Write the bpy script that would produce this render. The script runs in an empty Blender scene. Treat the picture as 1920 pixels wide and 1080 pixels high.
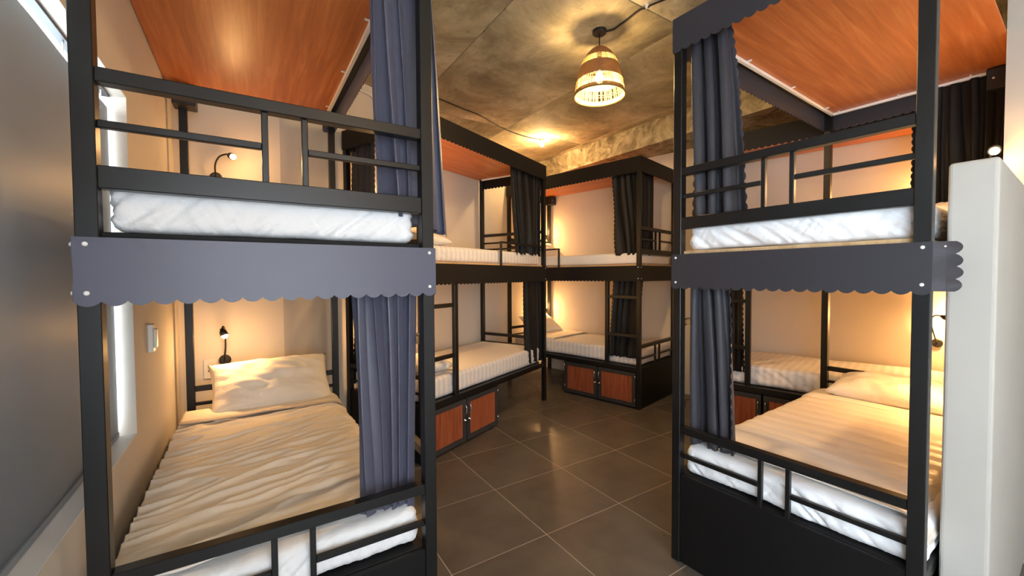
import bpy, bmesh, math, random
from mathutils import Vector, Matrix, noise
random.seed(7)
R = math.radians
PI = math.pi
C = bpy.context.scene.collection
sc = bpy.context.scene

# ------------------------------------------------------------------ camera, sky, exposure
cam = bpy.data.cameras.new('camera')
cam.sensor_width = 36.0
cam.lens = 772.5 / 1920 * 36
cam.clip_start = 0.02
co = bpy.data.objects.new('camera', cam)
C.objects.link(co)
co.matrix_world = Matrix.Translation((0, 0, 1.5)) @ Matrix.Rotation(R(90 - 1.6928), 4, 'X') @ Matrix.Rotation(R(-0.3393), 4, 'Z')
sc.camera = co
sc.view_settings.view_transform = 'Standard'
sc.view_settings.look = 'None'
sc.view_settings.exposure = 0.9
sc.view_settings.gamma = 1.0
sc.view_settings.use_curve_mapping = False
wd = bpy.data.worlds.new('sky')
sc.world = wd
wd.use_nodes = True
bg = wd.node_tree.nodes['Background']
bg.inputs[0].default_value = (0.80, 0.91, 1.0, 1)
bg.inputs[1].default_value = 7.0

# frames: the room grid (bed by the window) and the five beds, in metres
A_O, A_1, A_2 = Vector((-0.2924, 1.5500)), Vector((-0.84291, -0.53805)), Vector((-0.53805, 0.84291))
B_O, B_1, B_2 = Vector((0.8363, 2.1441)), Vector((0.57525, -0.81798)), Vector((0.81798, 0.57525))
D_O, D_1, D_2 = Vector((1.4060, 4.5239)), Vector((-0.71656, 0.69753)), Vector((0.69753, 0.71656))
E_O, E_1, E_2 = Vector((0.4092, 4.9344)), Vector((-0.54264, -0.83996)), Vector((-0.83996, 0.54264))
C_1, C_2 = -D_1, D_2
C_O = D_O + 0.64 * C_1
W, L = 0.9546, 2.057
def Ap(a, d): return A_O + a * A_1 + d * A_2
def Bp(a, d): return B_O + a * B_1 + d * B_2
def Dp(a, d): return D_O + a * D_1 + d * D_2
def Ep(a, d): return E_O + a * E_1 + d * E_2
def Cp(a, d): return C_O + a * C_1 + d * C_2

# daylight through the uncovered part of the window wall, left of and behind the camera
def area(name, loc, look, sx, sy, power, col):
    l = bpy.data.lights.new(name, 'AREA')
    l.shape = 'RECTANGLE'; l.size = sx; l.size_y = sy; l.energy = power; l.color = col
    o = bpy.data.objects.new(name, l); C.objects.link(o)
    o.location = loc
    o.rotation_euler = Vector(look).to_track_quat('-Z', 'Y').to_euler()
    return o
p_ = Ap(0.98, -2.55)
area('window_daylight', (p_.x, p_.y, 1.55), (-A_1.x, -A_1.y, -0.12), 1.6, 1.45, 18, (0.80, 0.90, 1.0))
p_ = Ap(0.25, -3.62)
area('added_front_fill', (p_.x, p_.y, 1.35), (A_2.x, A_2.y, 0.0), 1.3, 2.2, 42, (0.80, 0.90, 1.0))  # fill light added at the front wall to brighten the first bed's foot

# ------------------------------------------------------------------ materials
def newmat(name, col, rough=0.5, metal=0.0, spec=0.5):
    m = bpy.data.materials.new(name); m.use_nodes = True
    b = m.node_tree.nodes['Principled BSDF']
    b.inputs['Base Color'].default_value = (*col, 1)
    b.inputs['Roughness'].default_value = rough
    b.inputs['Metallic'].default_value = metal
    b.inputs['Specular IOR Level'].default_value = spec
    return m
def nd(m, t, **k):
    n = m.node_tree.nodes.new(t)
    for a, v in k.items(): setattr(n, a, v)
    return n
def lk(m, a, b): m.node_tree.links.new(a, b)
def bsdf(m): return m.node_tree.nodes['Principled BSDF']
def coords(m, scale=(1, 1, 1), kind='Object', rot=(0, 0, 0)):
    tc = nd(m, 'ShaderNodeTexCoord'); mp = nd(m, 'ShaderNodeMapping')
    mp.inputs['Scale'].default_value = scale; mp.inputs['Rotation'].default_value = rot
    lk(m, tc.outputs[kind], mp.inputs[0]); return mp.outputs[0]
def noise_tex(m, vec, scale, detail=4, rough=0.55, dist=0.0):
    n = nd(m, 'ShaderNodeTexNoise')
    n.inputs['Scale'].default_value = scale; n.inputs['Detail'].default_value = detail
    n.inputs['Roughness'].default_value = rough; n.inputs['Distortion'].default_value = dist
    lk(m, vec, n.inputs['Vector']); return n.outputs['Fac']
def ramp(m, fac, stops):
    r = nd(m, 'ShaderNodeValToRGB'); e = r.color_ramp.elements
    while len(e) < len(stops): e.new(0.5)
    for i, (p, c) in enumerate(stops):
        e[i].position = p; e[i].color = (*c, 1)
    lk(m, fac, r.inputs[0]); return r.outputs[0]
def bump(m, fac, strength, dist=0.01):
    b = nd(m, 'ShaderNodeBump'); b.inputs['Strength'].default_value = strength
    b.inputs['Distance'].default_value = dist
    lk(m, fac, b.inputs['Height']); lk(m, b.outputs[0], bsdf(m).inputs['Normal'])
def emit(name, col, s):
    m = newmat(name, col, 0.4)
    bsdf(m).inputs['Emission Color'].default_value = (*col, 1)
    bsdf(m).inputs['Emission Strength'].default_value = s
    return m

M = {}
M['metal'] = newmat('black_painted_steel', (0.007, 0.0075, 0.008), 0.36, 0.0, 0.4)
bump(M['metal'], noise_tex(M['metal'], coords(M['metal']), 90), 0.06, 0.002)
M['black_board'] = newmat('black_painted_board', (0.004, 0.004, 0.0045), 0.6, 0, 0.25)
bump(M['black_board'], noise_tex(M['black_board'], coords(M['black_board']), 40), 0.08, 0.003)
def fabric(name, col, rough, sheen):
    m = newmat(name, col, rough)
    f = noise_tex(m, coords(m), 420, 2)
    bump(m, f, 0.10, 0.001)
    bsdf(m).inputs['Sheen Weight'].default_value = sheen
    bsdf(m).inputs['Sheen Tint'].default_value = (0.8, 0.8, 1, 1)
    return m
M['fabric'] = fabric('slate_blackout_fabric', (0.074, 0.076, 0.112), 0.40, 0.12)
M['fabric_shaded'] = fabric('slate_fabric_shaded', (0.034, 0.033, 0.040), 0.5, 0.06)  # same slate cloth, with the right bed's dimmer light put into the colour
M['fabric_deep_shade'] = fabric('slate_fabric_deep_shade', (0.008, 0.0075, 0.0075), 0.55, 0.02)  # same slate cloth again, deep shade of the rear beds painted in
for k_ in ('fabric_shaded', 'fabric_deep_shade'): bsdf(M[k_]).inputs['Specular IOR Level'].default_value = 0.25
def cotton(name, col, stripes=0.0, low=0.86):
    m = newmat(name, col, 0.75)
    v = coords(m)
    bsdf(m).inputs['Sheen Weight'].default_value = 0.15
    n = noise_tex(m, v, 14, 5, 0.6, 1.2)
    if stripes:
        w = nd(m, 'ShaderNodeTexWave', wave_type='BANDS', bands_direction='X', wave_profile='SIN')
        w.inputs['Scale'].default_value = stripes
        lk(m, v, w.inputs['Vector'])
        c = ramp(m, w.outputs['Fac'], [(0.42, tuple(x * low for x in col)), (0.58, col)])
        lk(m, c, bsdf(m).inputs['Base Color'])
        r = ramp(m, w.outputs['Fac'], [(0.42, (0.45,) * 3), (0.58, (0.75,) * 3)])
        lk(m, r, bsdf(m).inputs['Roughness'])
    bump(m, n, 0.35, 0.012)
    return m
M['sheet'] = cotton('white_cotton_sheet', (0.80, 0.81, 0.83))
M['sheet_stripe'] = cotton('striped_sateen_sheet', (0.76, 0.75, 0.76), 5.2)
M['blanket'] = cotton('cream_cotton_blanket', (0.80, 0.73, 0.64))
M['blanket_band'] = cotton('grey_beige_band', (0.50, 0.43, 0.36))
M['blanket_stripe'] = cotton('cream_striped_blanket', (0.80, 0.73, 0.64), 2.6, 0.93)
M['pillow'] = cotton('ivory_pillow_case', (0.80, 0.76, 0.69))
def wood(name, dark, mid, light, rough, sc_=(0.55, 9, 1)):
    m = newmat(name, mid, rough)
    v = coords(m, sc_)
    f = noise_tex(m, v, 3.2, 6, 0.62, 0.5)
    lk(m, ramp(m, f, [(0.28, dark), (0.52, mid), (0.74, light)]), bsdf(m).inputs['Base Color'])
    bump(m, f, 0.06, 0.002)
    return m
M['ply'] = wood('varnished_orange_plywood', (0.36, 0.098, 0.022), (0.50, 0.150, 0.038), (0.64, 0.240, 0.078), 0.40)
M['door_wood'] = wood('reddish_cabinet_wood', (0.17, 0.040, 0.016), (0.29, 0.078, 0.032), (0.37, 0.115, 0.05), 0.4, (12, 12, 1.0))
M['ply_edge'] = wood('bare_plywood_edge', (0.40, 0.25, 0.12), (0.56, 0.38, 0.20), (0.68, 0.48, 0.28), 0.7)
M['door_frame'] = newmat('charcoal_door_frame', (0.035, 0.036, 0.040), 0.4)
M['chrome'] = newmat('polished_chrome', (0.75, 0.75, 0.76), 0.18, 1.0)
M['white_plastic'] = newmat('white_plastic', (0.80, 0.79, 0.76), 0.35)
M['white_track'] = newmat('white_enamel_track', (0.82, 0.80, 0.76), 0.3)
M['black_plastic'] = newmat('matt_black_plastic', (0.012, 0.012, 0.012), 0.45)
M['socket_dark'] = newmat('dark_slots', (0.10, 0.09, 0.08), 0.6)
def wall_mat(name, col):
    m = newmat(name, col, 0.85)
    v = coords(m)
    lk(m, ramp(m, noise_tex(m, v, 2.2, 4), [(0.3, tuple(c * 0.93 for c in col)), (0.7, col)]), bsdf(m).inputs['Base Color'])
    bump(m, noise_tex(m, v, 160, 3), 0.12, 0.003)
    return m
M['wall'] = wall_mat('painted_plaster_wall', (0.75, 0.685, 0.595))
M['wall_white'] = wall_mat('white_plaster_divider', (0.40, 0.385, 0.352))
m = M['concrete'] = newmat('raw_board_cast_concrete', (0.30, 0.24, 0.16), 0.8)
v = coords(m)
big = noise_tex(m, v, 1.3, 8, 0.66, 0.6)
c1 = ramp(m, big, [(0.32, (0.17, 0.140, 0.080)), (0.46, (0.37, 0.32, 0.195)), (0.58, (0.54, 0.475, 0.300)), (0.70, (0.78, 0.71, 0.50))])
fine = noise_tex(m, v, 9, 6, 0.7)
sp = ramp(m, fine, [(0.28, (0.30,) * 3), (0.42, (0.90,) * 3), (0.60, (1.0,) * 3), (0.74, (1.5,) * 3)])
mx = nd(m, 'ShaderNodeMix', data_type='RGBA', blend_type='MULTIPLY'); mx.inputs['Factor'].default_value = 0.75
lk(m, c1, mx.inputs['A']); lk(m, sp, mx.inputs['B']); lk(m, mx.outputs['Result'], bsdf(m).inputs['Base Color'])
bump(m, fine, 0.35, 0.01)
M['concrete_dark'] = newmat('dark_seam_concrete', (0.06, 0.045, 0.03), 0.9)
m = M['beam'] = newmat('rough_beam_concrete', (0.36, 0.29, 0.19), 0.85)
v = coords(m)
lk(m, ramp(m, noise_tex(m, v, 5, 8, 0.72, 0.8), [(0.36, (0.13, 0.10, 0.05)), (0.5, (0.38, 0.32, 0.19)), (0.64, (0.62, 0.54, 0.35))]), bsdf(m).inputs['Base Color'])
bump(m, noise_tex(m, v, 16, 7, 0.7), 0.7, 0.02)
m = M['tile'] = newmat('dark_stone_tile', (0.075, 0.066, 0.058), 0.33)
v = coords(m, kind='Object')
f = noise_tex(m, v, 3.0, 6, 0.6, 0.8)
lk(m, ramp(m, f, [(0.3, (0.078, 0.069, 0.060)), (0.7, (0.128, 0.113, 0.098))]), bsdf(m).inputs['Base Color'])
lk(m, ramp(m, noise_tex(m, v, 8, 4), [(0.3, (0.27,) * 3), (0.7, (0.42,) * 3)]), bsdf(m).inputs['Roughness'])
bump(m, noise_tex(m, v, 60, 3), 0.03, 0.002)
M['grout'] = newmat('pale_grout', (0.46, 0.41, 0.35), 0.9)
m = M['blind'] = newmat('grey_blackout_blind', (0.25, 0.295, 0.345), 0.5, 0.0, 0.35)
out = m.node_tree.nodes['Material Output']; tl = nd(m, 'ShaderNodeBsdfTranslucent'); tl.inputs[0].default_value = (0.75, 0.88, 1.0, 1)
ms = nd(m, 'ShaderNodeMixShader'); ms.inputs[0].default_value = 0.03
lk(m, bsdf(m).outputs[0], ms.inputs[1]); lk(m, tl.outputs[0], ms.inputs[2]); lk(m, ms.outputs[0], out.inputs[0])
bump(m, noise_tex(m, coords(m), 260, 3), 0.10, 0.002)
M['straw'] = newmat('pale_woven_straw', (0.30, 0.215, 0.085), 0.7)
M['rattan'] = newmat('brown_woven_rattan', (0.24, 0.105, 0.04), 0.6)
v = coords(M['rattan'], (1, 1, 1))
w_ = nd(M['rattan'], 'ShaderNodeTexWave', wave_type='BANDS', bands_direction='Z'); w_.inputs['Scale'].default_value = 40
lk(M['rattan'], v, w_.inputs['Vector']); bump(M['rattan'], w_.outputs['Fac'], 0.5, 0.004)
for k_ in ('rattan', 'straw'):
    m = M[k_]; out = m.node_tree.nodes['Material Output']
    tr = nd(m, 'ShaderNodeBsdfTransparent'); ms = nd(m, 'ShaderNodeMixShader'); ms.inputs[0].default_value = 0.34
    lk(m, bsdf(m).outputs[0], ms.inputs[1]); lk(m, tr.outputs[0], ms.inputs[2]); lk(m, ms.outputs[0], out.inputs[0])
M['bulb_pendant'] = emit('pendant_bulb_light', (1.0, 0.72, 0.38), 30)
M['bulb_lamp'] = emit('reading_bulb_light', (1.0, 0.66, 0.30), 60)
M['bulb_ceiling'] = emit('ceiling_bulb_light', (1.0, 0.70, 0.34), 40)
m = M['glass'] = newmat('window_glass', (0.95, 0.98, 1.0), 0.0)
bsdf(m).inputs['Transmission Weight'].default_value = 1.0
bsdf(m).inputs['IOR'].default_value = 1.05
M['frame_white'] = newmat('white_window_frame', (0.82, 0.83, 0.84), 0.4)

# ------------------------------------------------------------------ mesh helpers
def mesh_obj(name, verts, faces, mat, parent=None, smooth=False, recalc=True):
    me = bpy.data.meshes.new(name)
    me.from_pydata([tuple(v) for v in verts], [], faces)
    if recalc:
        bm = bmesh.new(); bm.from_mesh(me)
        bmesh.ops.recalc_face_normals(bm, faces=bm.faces[:])
        bm.to_mesh(me); bm.free()
    if smooth:
        for p in me.polygons: p.use_smooth = True
    if mat: me.materials.append(mat)
    o = bpy.data.objects.new(name, me); C.objects.link(o)
    if parent: o.parent = parent
    return o
BOXF = [(0, 1, 3, 2), (4, 6, 7, 5), (0, 4, 5, 1), (2, 3, 7, 6), (0, 2, 6, 4), (1, 5, 7, 3)]
class MB:
    def __init__(s): s.v = []; s.f = []
    def box(s, x0, x1, y0, y1, z0, z1):
        b = len(s.v)
        s.v += [(x, y, z) for x in (x0, x1) for y in (y0, y1) for z in (z0, z1)]
        s.f += [tuple(b + i for i in f) for f in BOXF]; return s
    def quad_prism(s, base, z0, z1):                 # polygon footprint extruded in z
        b = len(s.v); n = len(base)
        s.v += [(p[0], p[1], z0) for p in base] + [(p[0], p[1], z1) for p in base]
        s.f += [tuple(b + i for i in range(n))[::-1], tuple(b + n + i for i in range(n))]
        s.f += [(b + i, b + (i + 1) % n, b + n + (i + 1) % n, b + n + i) for i in range(n)]; return s
    def lathe(s, prof, cx=0, cy=0, n=24, close=False):
        b = len(s.v); k = len(prof)
        for i in range(n):
            a = 2 * PI * i / n
            s.v += [(cx + r * math.cos(a), cy + r * math.sin(a), z) for r, z in prof]
        for i in range(n):
            j = (i + 1) % n
            for q in range(k - 1 + (1 if close else 0)):
                q2 = (q + 1) % k
                s.f.append((b + i * k + q, b + j * k + q, b + j * k + q2, b + i * k + q2))
        return s
    def tube(s, pts, r, n=8):
        pts = [Vector(p) for p in pts]; b = len(s.v)
        rs = r if isinstance(r, (list, tuple)) else [r] * len(pts)
        up = None
        for i, p in enumerate(pts):
            t = (pts[min(i + 1, len(pts) - 1)] - pts[max(i - 1, 0)]).normalized()
            if up is None: up = t.orthogonal().normalized()
            u = (up - t * up.dot(t)).normalized(); up = u
            w = t.cross(u)
            s.v += [p + rs[i] * (math.cos(2 * PI * k / n) * u + math.sin(2 * PI * k / n) * w) for k in range(n)]
        for i in range(len(pts) - 1):
            for k in range(n):
                s.f.append((b + i * n + k, b + i * n + (k + 1) % n, b + (i + 1) * n + (k + 1) % n, b + (i + 1) * n + k))
        s.f.append(tuple(b + k for k in range(n))[::-1])
        s.f.append(tuple(b + (len(pts) - 1) * n + k for k in range(n))); return s
    def build(s, name, mat, parent=None, smooth=False): return mesh_obj(name, s.v, s.f, mat, parent, smooth)
def bevel(o, w=0.003, seg=2):
    m = o.modifiers.new('bevel', 'BEVEL'); m.width = w; m.segments = seg; m.limit_method = 'ANGLE'; return o
def spline(pts, n=24):
    pts = [Vector(p) for p in pts]; P = [pts[0]] + pts + [pts[-1]]; out = []
    k = len(pts) - 1
    for i in range(n + 1):
        t = i / n * k; j = min(int(t), k - 1); u = t - j
        a, b, c, d = P[j], P[j + 1], P[j + 2], P[j + 3]
        out.append(0.5 * ((2 * b) + (c - a) * u + (2 * a - 5 * b + 4 * c - d) * u * u + (3 * b - a - 3 * c + d) * u ** 3))
    return out
def tag(o, label=None, cat=None, group=None, kind=None):
    if label: o['label'] = label
    if cat: o['category'] = cat
    if group: o['group'] = group
    if kind: o['kind'] = kind
    return o
def empty(name, mw):
    o = bpy.data.objects.new(name, None); o.empty_display_size = 0.1
    C.objects.link(o); o.matrix_world = mw; return o
def structure(name, mb, mat, parent=None):
    o = mb.build(name, mat, parent)
    if parent is None: o['kind'] = 'structure'
    return o

# ------------------------------------------------------------------ room shell
ZC = 3.33
def cross2(P, u, Q, v):
    d = u.x * v.y - u.y * v.x; w = Q - P
    return P + u * ((w.x * v.y - w.y * v.x) / d)
AW, AH = 1.015, 2.29             # planes of the window wall and of the wall behind the first bed
gw = 0.03
q_la = Ap(AW, AH)
q_ae = cross2(Ep(0, W + gw), E_1, Ap(0, AH), A_1)
q_ed = cross2(Ep(0, W + gw), E_1, Dp(0, W + gw), D_1)
q_dr = cross2(Dp(0, W + gw), D_1, Bp(1.75, 0), B_2)
q_st = Bp(1.75, 1.43)
q_rf = cross2(Bp(0, 1.43), B_1, Ap(0, -3.7), A_1)
q_fl = Ap(AW, -3.7)
poly = [q_fl, q_la, q_ae, q_ed, q_dr, q_st, q_rf]
def wall_seg(name, P, Q, t=0.16, z0=0.0, z1=ZC + 0.1, ext=0.12):
    u = (Q - P).normalized(); n = Vector((-u.y, u.x))       # outside is to the left walking round clockwise
    P2, Q2 = P - u * 0, Q + u * 0
    base = [P2, Q2, Q2 + n * t + u * ext, P2 + n * t - u * ext]
    return structure(name, MB().quad_prism(base, z0, z1), M['wall'])
# the camera grid: walls run clockwise seen from above, interior on the right
wall_seg('wall_back', q_la, q_ae)
wall_seg('wall_rear_left', q_ae, q_ed)
wall_seg('wall_rear_right', q_ed, q_dr)
wall_seg('wall_right', q_dr, q_st, ext=0.0)
wall_seg('wall_front_right', q_st, q_rf, ext=0.0)
wall_seg('wall_front', q_rf, q_fl)
# window wall with two openings, built as one solid with holes
A_root = Matrix(((-A_1.x, A_2.x, 0, A_O.x), (-A_1.y, A_2.y, 0, A_O.y), (0, 0, 1, 0), (0, 0, 0, 1)))   # local x = -a, y = d
WZ0, WZ1 = 0.815, 2.272
W1 = (-1.45, 0.931)
W2 = (-3.35, -1.75)
T = 0.20
mb = MB()
x0, x1 = -AW - T, -AW
d0, d1 = -3.9, AH + 0.16
for (a, b, z0, z1) in ((d0, d1, 0, WZ0), (d0, d1, WZ1, ZC + 0.1), (d0, W2[0], WZ0, WZ1), (W2[1], W1[0], WZ0, WZ1), (W1[1], d1, WZ0, WZ1)):
    mb.box(x0, x1, a, b, z0, z1)
wl = structure('wall_left', mb, M['wall']); wl.matrix_world = A_root
for k, (a, b) in enumerate((W1, W2), 1):
    f = MB()
    fw = 0.045
    f.box(x0 + 0.03, x0 + 0.075, a, b, WZ0, WZ0 + fw).box(x0 + 0.03, x0 + 0.075, a, b, WZ1 - 0.012, WZ1)
    f.box(x0 + 0.03, x0 + 0.075, a, a + fw, WZ0, WZ1).box(x0 + 0.03, x0 + 0.075, b - fw, b, WZ0, WZ1)
    f.box(x0 + 0.03, x0 + 0.075, (a + b) / 2 - 0.02, (a + b) / 2 + 0.02, WZ0, WZ1)
    fo = structure('window_%d' % k, f, M['frame_white']); fo.matrix_world = A_root
    MB().box(x0 + 0.050, x0 + 0.055, a + fw, (a + b) / 2 - 0.02, WZ0 + fw, WZ1 - 0.012).build('pane', M['glass'], fo)
    MB().box(x0 + 0.050, x0 + 0.055, (a + b) / 2 + 0.02, b - fw, WZ0 + fw, WZ1 - 0.012).build('pane', M['glass'], fo)
    MB().box(x0 + 0.08, x1 + 0.0, a, b, WZ0, WZ0 + 0.004).build('sill', M['frame_white'], fo)

# unseen glazed door behind the camera, added to go with the front fill light
dm = Matrix.Translation((Ap(0.25, -3.7).x, Ap(0.25, -3.7).y, 0)) @ A_root.to_3x3().to_4x4()
f = MB().box(-0.75, -0.68, 0, 0.05, 0, 2.5).box(0.68, 0.75, 0, 0.05, 0, 2.5).box(-0.68, 0.68, 0, 0.05, 2.43, 2.5).box(-0.68, 0.68, 0, 0.05, 0, 0.12).box(-0.03, 0.03, 0, 0.05, 0.12, 2.43)
dd = structure('added_door', f, M['frame_white']); dd.matrix_world = dm
for x_ in (-0.68, 0.03): MB().box(x_, x_ + 0.65, 0.02, 0.026, 0.12, 2.43).build('pane', M['glass'], dd)

# floor: grout bed with separate 60 cm tiles
fl = structure('floor', MB().quad_prism(list(reversed(poly)), -0.08, -0.0012), M['grout'])
tile_me = None
def inside(p, margin=0.42):
    n = len(poly); c = False
    for i in range(n):
        a, b = poly[i], poly[(i + 1) % n]
        t = max(0, min(1, (p - a).dot(b - a) / (b - a).length_squared))
        if (a + (b - a) * t - p).length < margin: return True
        if (a.y > p.y) != (b.y > p.y) and p.x < (b.x - a.x) * (p.y - a.y) / (b.y - a.y) + a.x: c = not c
    return c
TS = 0.597
ang = math.atan2(A_2.y, A_2.x)
for i in range(-9, 8):
    for j in range(-8, 10):
        c = Ap(-0.838 + TS * (i + 0.5), 0.41 + TS * (j + 0.5))
        if c.y < -0.6 or not inside(c): continue
        if tile_me is None:
            t_ = bevel(MB().box(-TS / 2 + 0.0026, TS / 2 - 0.0026, -TS / 2 + 0.0026, TS / 2 - 0.0026, -0.010, 0.0).build('tile', M['tile'], fl), 0.0012, 1)
            tile_me = t_.data
        else:
            t_ = bpy.data.objects.new('tile', tile_me); C.objects.link(t_); t_.parent = fl
        t_.location = (c.x, c.y, 0); t_.rotation_euler = (0, 0, ang)

# ceiling: cast slab whose shuttering panels have left seams
ce = structure('ceiling', MB().quad_prism(list(reversed(poly)), ZC + 0.006, ZC + 0.15), M['concrete_dark'])
for i in range(-4, 3):
    for j in range(-3, 3):
        a, d = -0.93 + 1.22 * i, 0.47 + 2.44 * j
        c = Ap(a + 0.61, d + 1.22)
        if not inside(c, 1.3): continue
        r1, r2 = random.uniform(-.002, .002), random.uniform(0.004, 0.009)
        o = MB().box(-1.22 + 0.003, 1.22 - 0.003, -0.61 + r2 / 2, 0.61 - r2 / 2, r1, 0.02).build('shuttering_panel', M['concrete'], ce)
        o.location = (c.x, c.y, ZC); o.rotation_euler = (0, 0, ang)
# concrete beam along the rear right wall
bt = Vector((0.558, 6.551)); bu = Vector((0.5690, -0.8223)); bn = Vector((0.8223, 0.5690))
b0, b1 = bt - bu * 0.4, bt + bu * 5.2
structure('beam', MB().quad_prism([b0, b1, b1 + bn * 1.3, b0 + bn * 1.3], 3.05, ZC + 0.02), M['beam'])
# half-height divider at the foot of the right bed and the tall wall it runs into
B_root = Matrix(((B_1.x, B_2.x, 0, B_O.x), (B_1.y, B_2.y, 0, B_O.y), (0, 0, 1, 0), (0, 0, 0, 1)))
dv = structure('divider_wall', MB().box(0.962, 1.082, 0.18, 1.43, 0, 1.885), M['wall_white']); dv.matrix_world = B_root
bevel(dv, 0.012, 3)
tw = structure('wall_stub', MB().box(0.976, 1.76, 1.43, 1.58, 0, ZC + 0.05), M['wall_white']); tw.matrix_world = B_root

# grey roller blind in the window niche
MBd = MB()
bz0, bz1 = 0.838, 2.212
bd0, bd1 = W1[0] + 0.03, W1[1] - 0.022
nx = 40
for i in range(nx + 1):
    d = bd0 + (bd1 - bd0) * i / nx
    for z in (bz0, (bz0 + bz1) / 2, bz1):
        MBd.v.append((-1.075 + 0.0025 * math.sin(d * 9), d, z))
for i in range(nx):
    for k in range(2):
        MBd.f.append((i * 3 + k, (i + 1) * 3 + k, (i + 1) * 3 + k + 1, i * 3 + k + 1))
br = empty('roller_blind', A_root @ Matrix.Translation((-1.075, (bd0 + bd1) / 2, WZ0)))
inv = br.matrix_world.inverted() @ A_root
def under(o, root_mw, parent):
    o.matrix_parent_inverse = Matrix.Identity(4); o.parent = parent
    o.matrix_local = parent.matrix_world.inverted() @ root_mw
    return o
o = MBd.build('blind_cloth', M['blind'], None, True); under(o, A_root, br)
so = o.modifiers.new('thick', 'SOLIDIFY'); so.thickness = 0.0015
o = MB().box(-1.084, -1.068, bd0, bd1, bz0 - 0.016, bz0 + 0.004).build('bottom_bar', M['blind']); under(o, A_root, br)
o = MB().box(-1.090, -1.066, W1[0] + 0.004, W1[1] - 0.004, WZ1 - 0.010, WZ1 - 0.001).build('head_track', M['door_frame']); under(o, A_root, br)
for d_ in (-0.9, -0.2, 0.45, 0.85):
    o = MB().box(-1.079, -1.076, d_, d_ + 0.006, 2.205, WZ1 - 0.009).build('hanger', M['white_track']); under(o, A_root, br)
tag(br, 'grey roller blind pulled down in the window niche, daylight leaking round its edges', 'blind')

# ------------------------------------------------------------------ bunk beds
ZTOP, ZTB = 2.801, 2.640
ZV, ZVB = 1.605, 1.440
def scallop_panel(mb, along, out, thick, u0, u1, z1, z0, period=0.05, depth=0.013):
    """hanging cloth strip with a scalloped lower edge; along = point at u, out = outward 2-vector"""
    n = max(1, round((u1 - u0) / period)); per = (u1 - u0) / n; K = 8
    cols = []
    for i in range(n):
        for k in range(K):
            s = k / K
            cols.append((u0 + (i + s) * per, z0 - depth * math.sin(PI * s) ** 0.8 if s else z0))
    cols.append((u1, z0))
    b = len(mb.v)
    for off in (0, thick):
        for u, z in cols:
            p = along(u)
            mb.v += [(p[0] + out[0] * off, p[1] + out[1] * off, z1), (p[0] + out[0] * off, p[1] + out[1] * off, z)]
    m_ = len(cols)
    for i in range(m_ - 1):
        f0, f1 = b + 2 * i, b + 2 * (i + 1); g0, g1 = f0 + 2 * m_, f1 + 2 * m_
        mb.f += [(f0, f1, f1 + 1, f0 + 1), (g0, g0 + 1, g1 + 1, g1), (f0 + 1, f1 + 1, g1 + 1, g0 + 1), (f0, g0, g1, f1)]
    e = b + 2 * (m_ - 1)
    mb.f += [(b, b + 1, b + 1 + 2 * m_, b + 2 * m_), (e, e + 2 * m_, e + 1 + 2 * m_, e + 1)]
    return mb

class Bed:
    """local axes: l from foot (0) to head (L) along +x, w from the open side (0) to the wall side (W)"""
    def __init__(s, O, dl, dw):
        s.s = 1 if dl.x * dw.y - dl.y * dw.x > 0 else -1
        s.mw = Matrix(((dl.x, s.s * dw.x, 0, O.x), (dl.y, s.s * dw.y, 0, O.y), (0, 0, 1, 0), (0, 0, 0, 1)))
    def P(s, l, w, z): return (l, s.s * w, z)
    def box(s, mb, l0, l1, w0, w1, z0, z1): return mb.box(l0, l1, s.s * w0, s.s * w1, z0, z1)
    def bx(s, name, mat, par, l0, l1, w0, w1, z0, z1, bev=0.002):
        o = s.box(MB(), l0, l1, w0, w1, z0, z1).build(name, mat, par)
        return bevel(o, bev, 1) if bev else o

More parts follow.
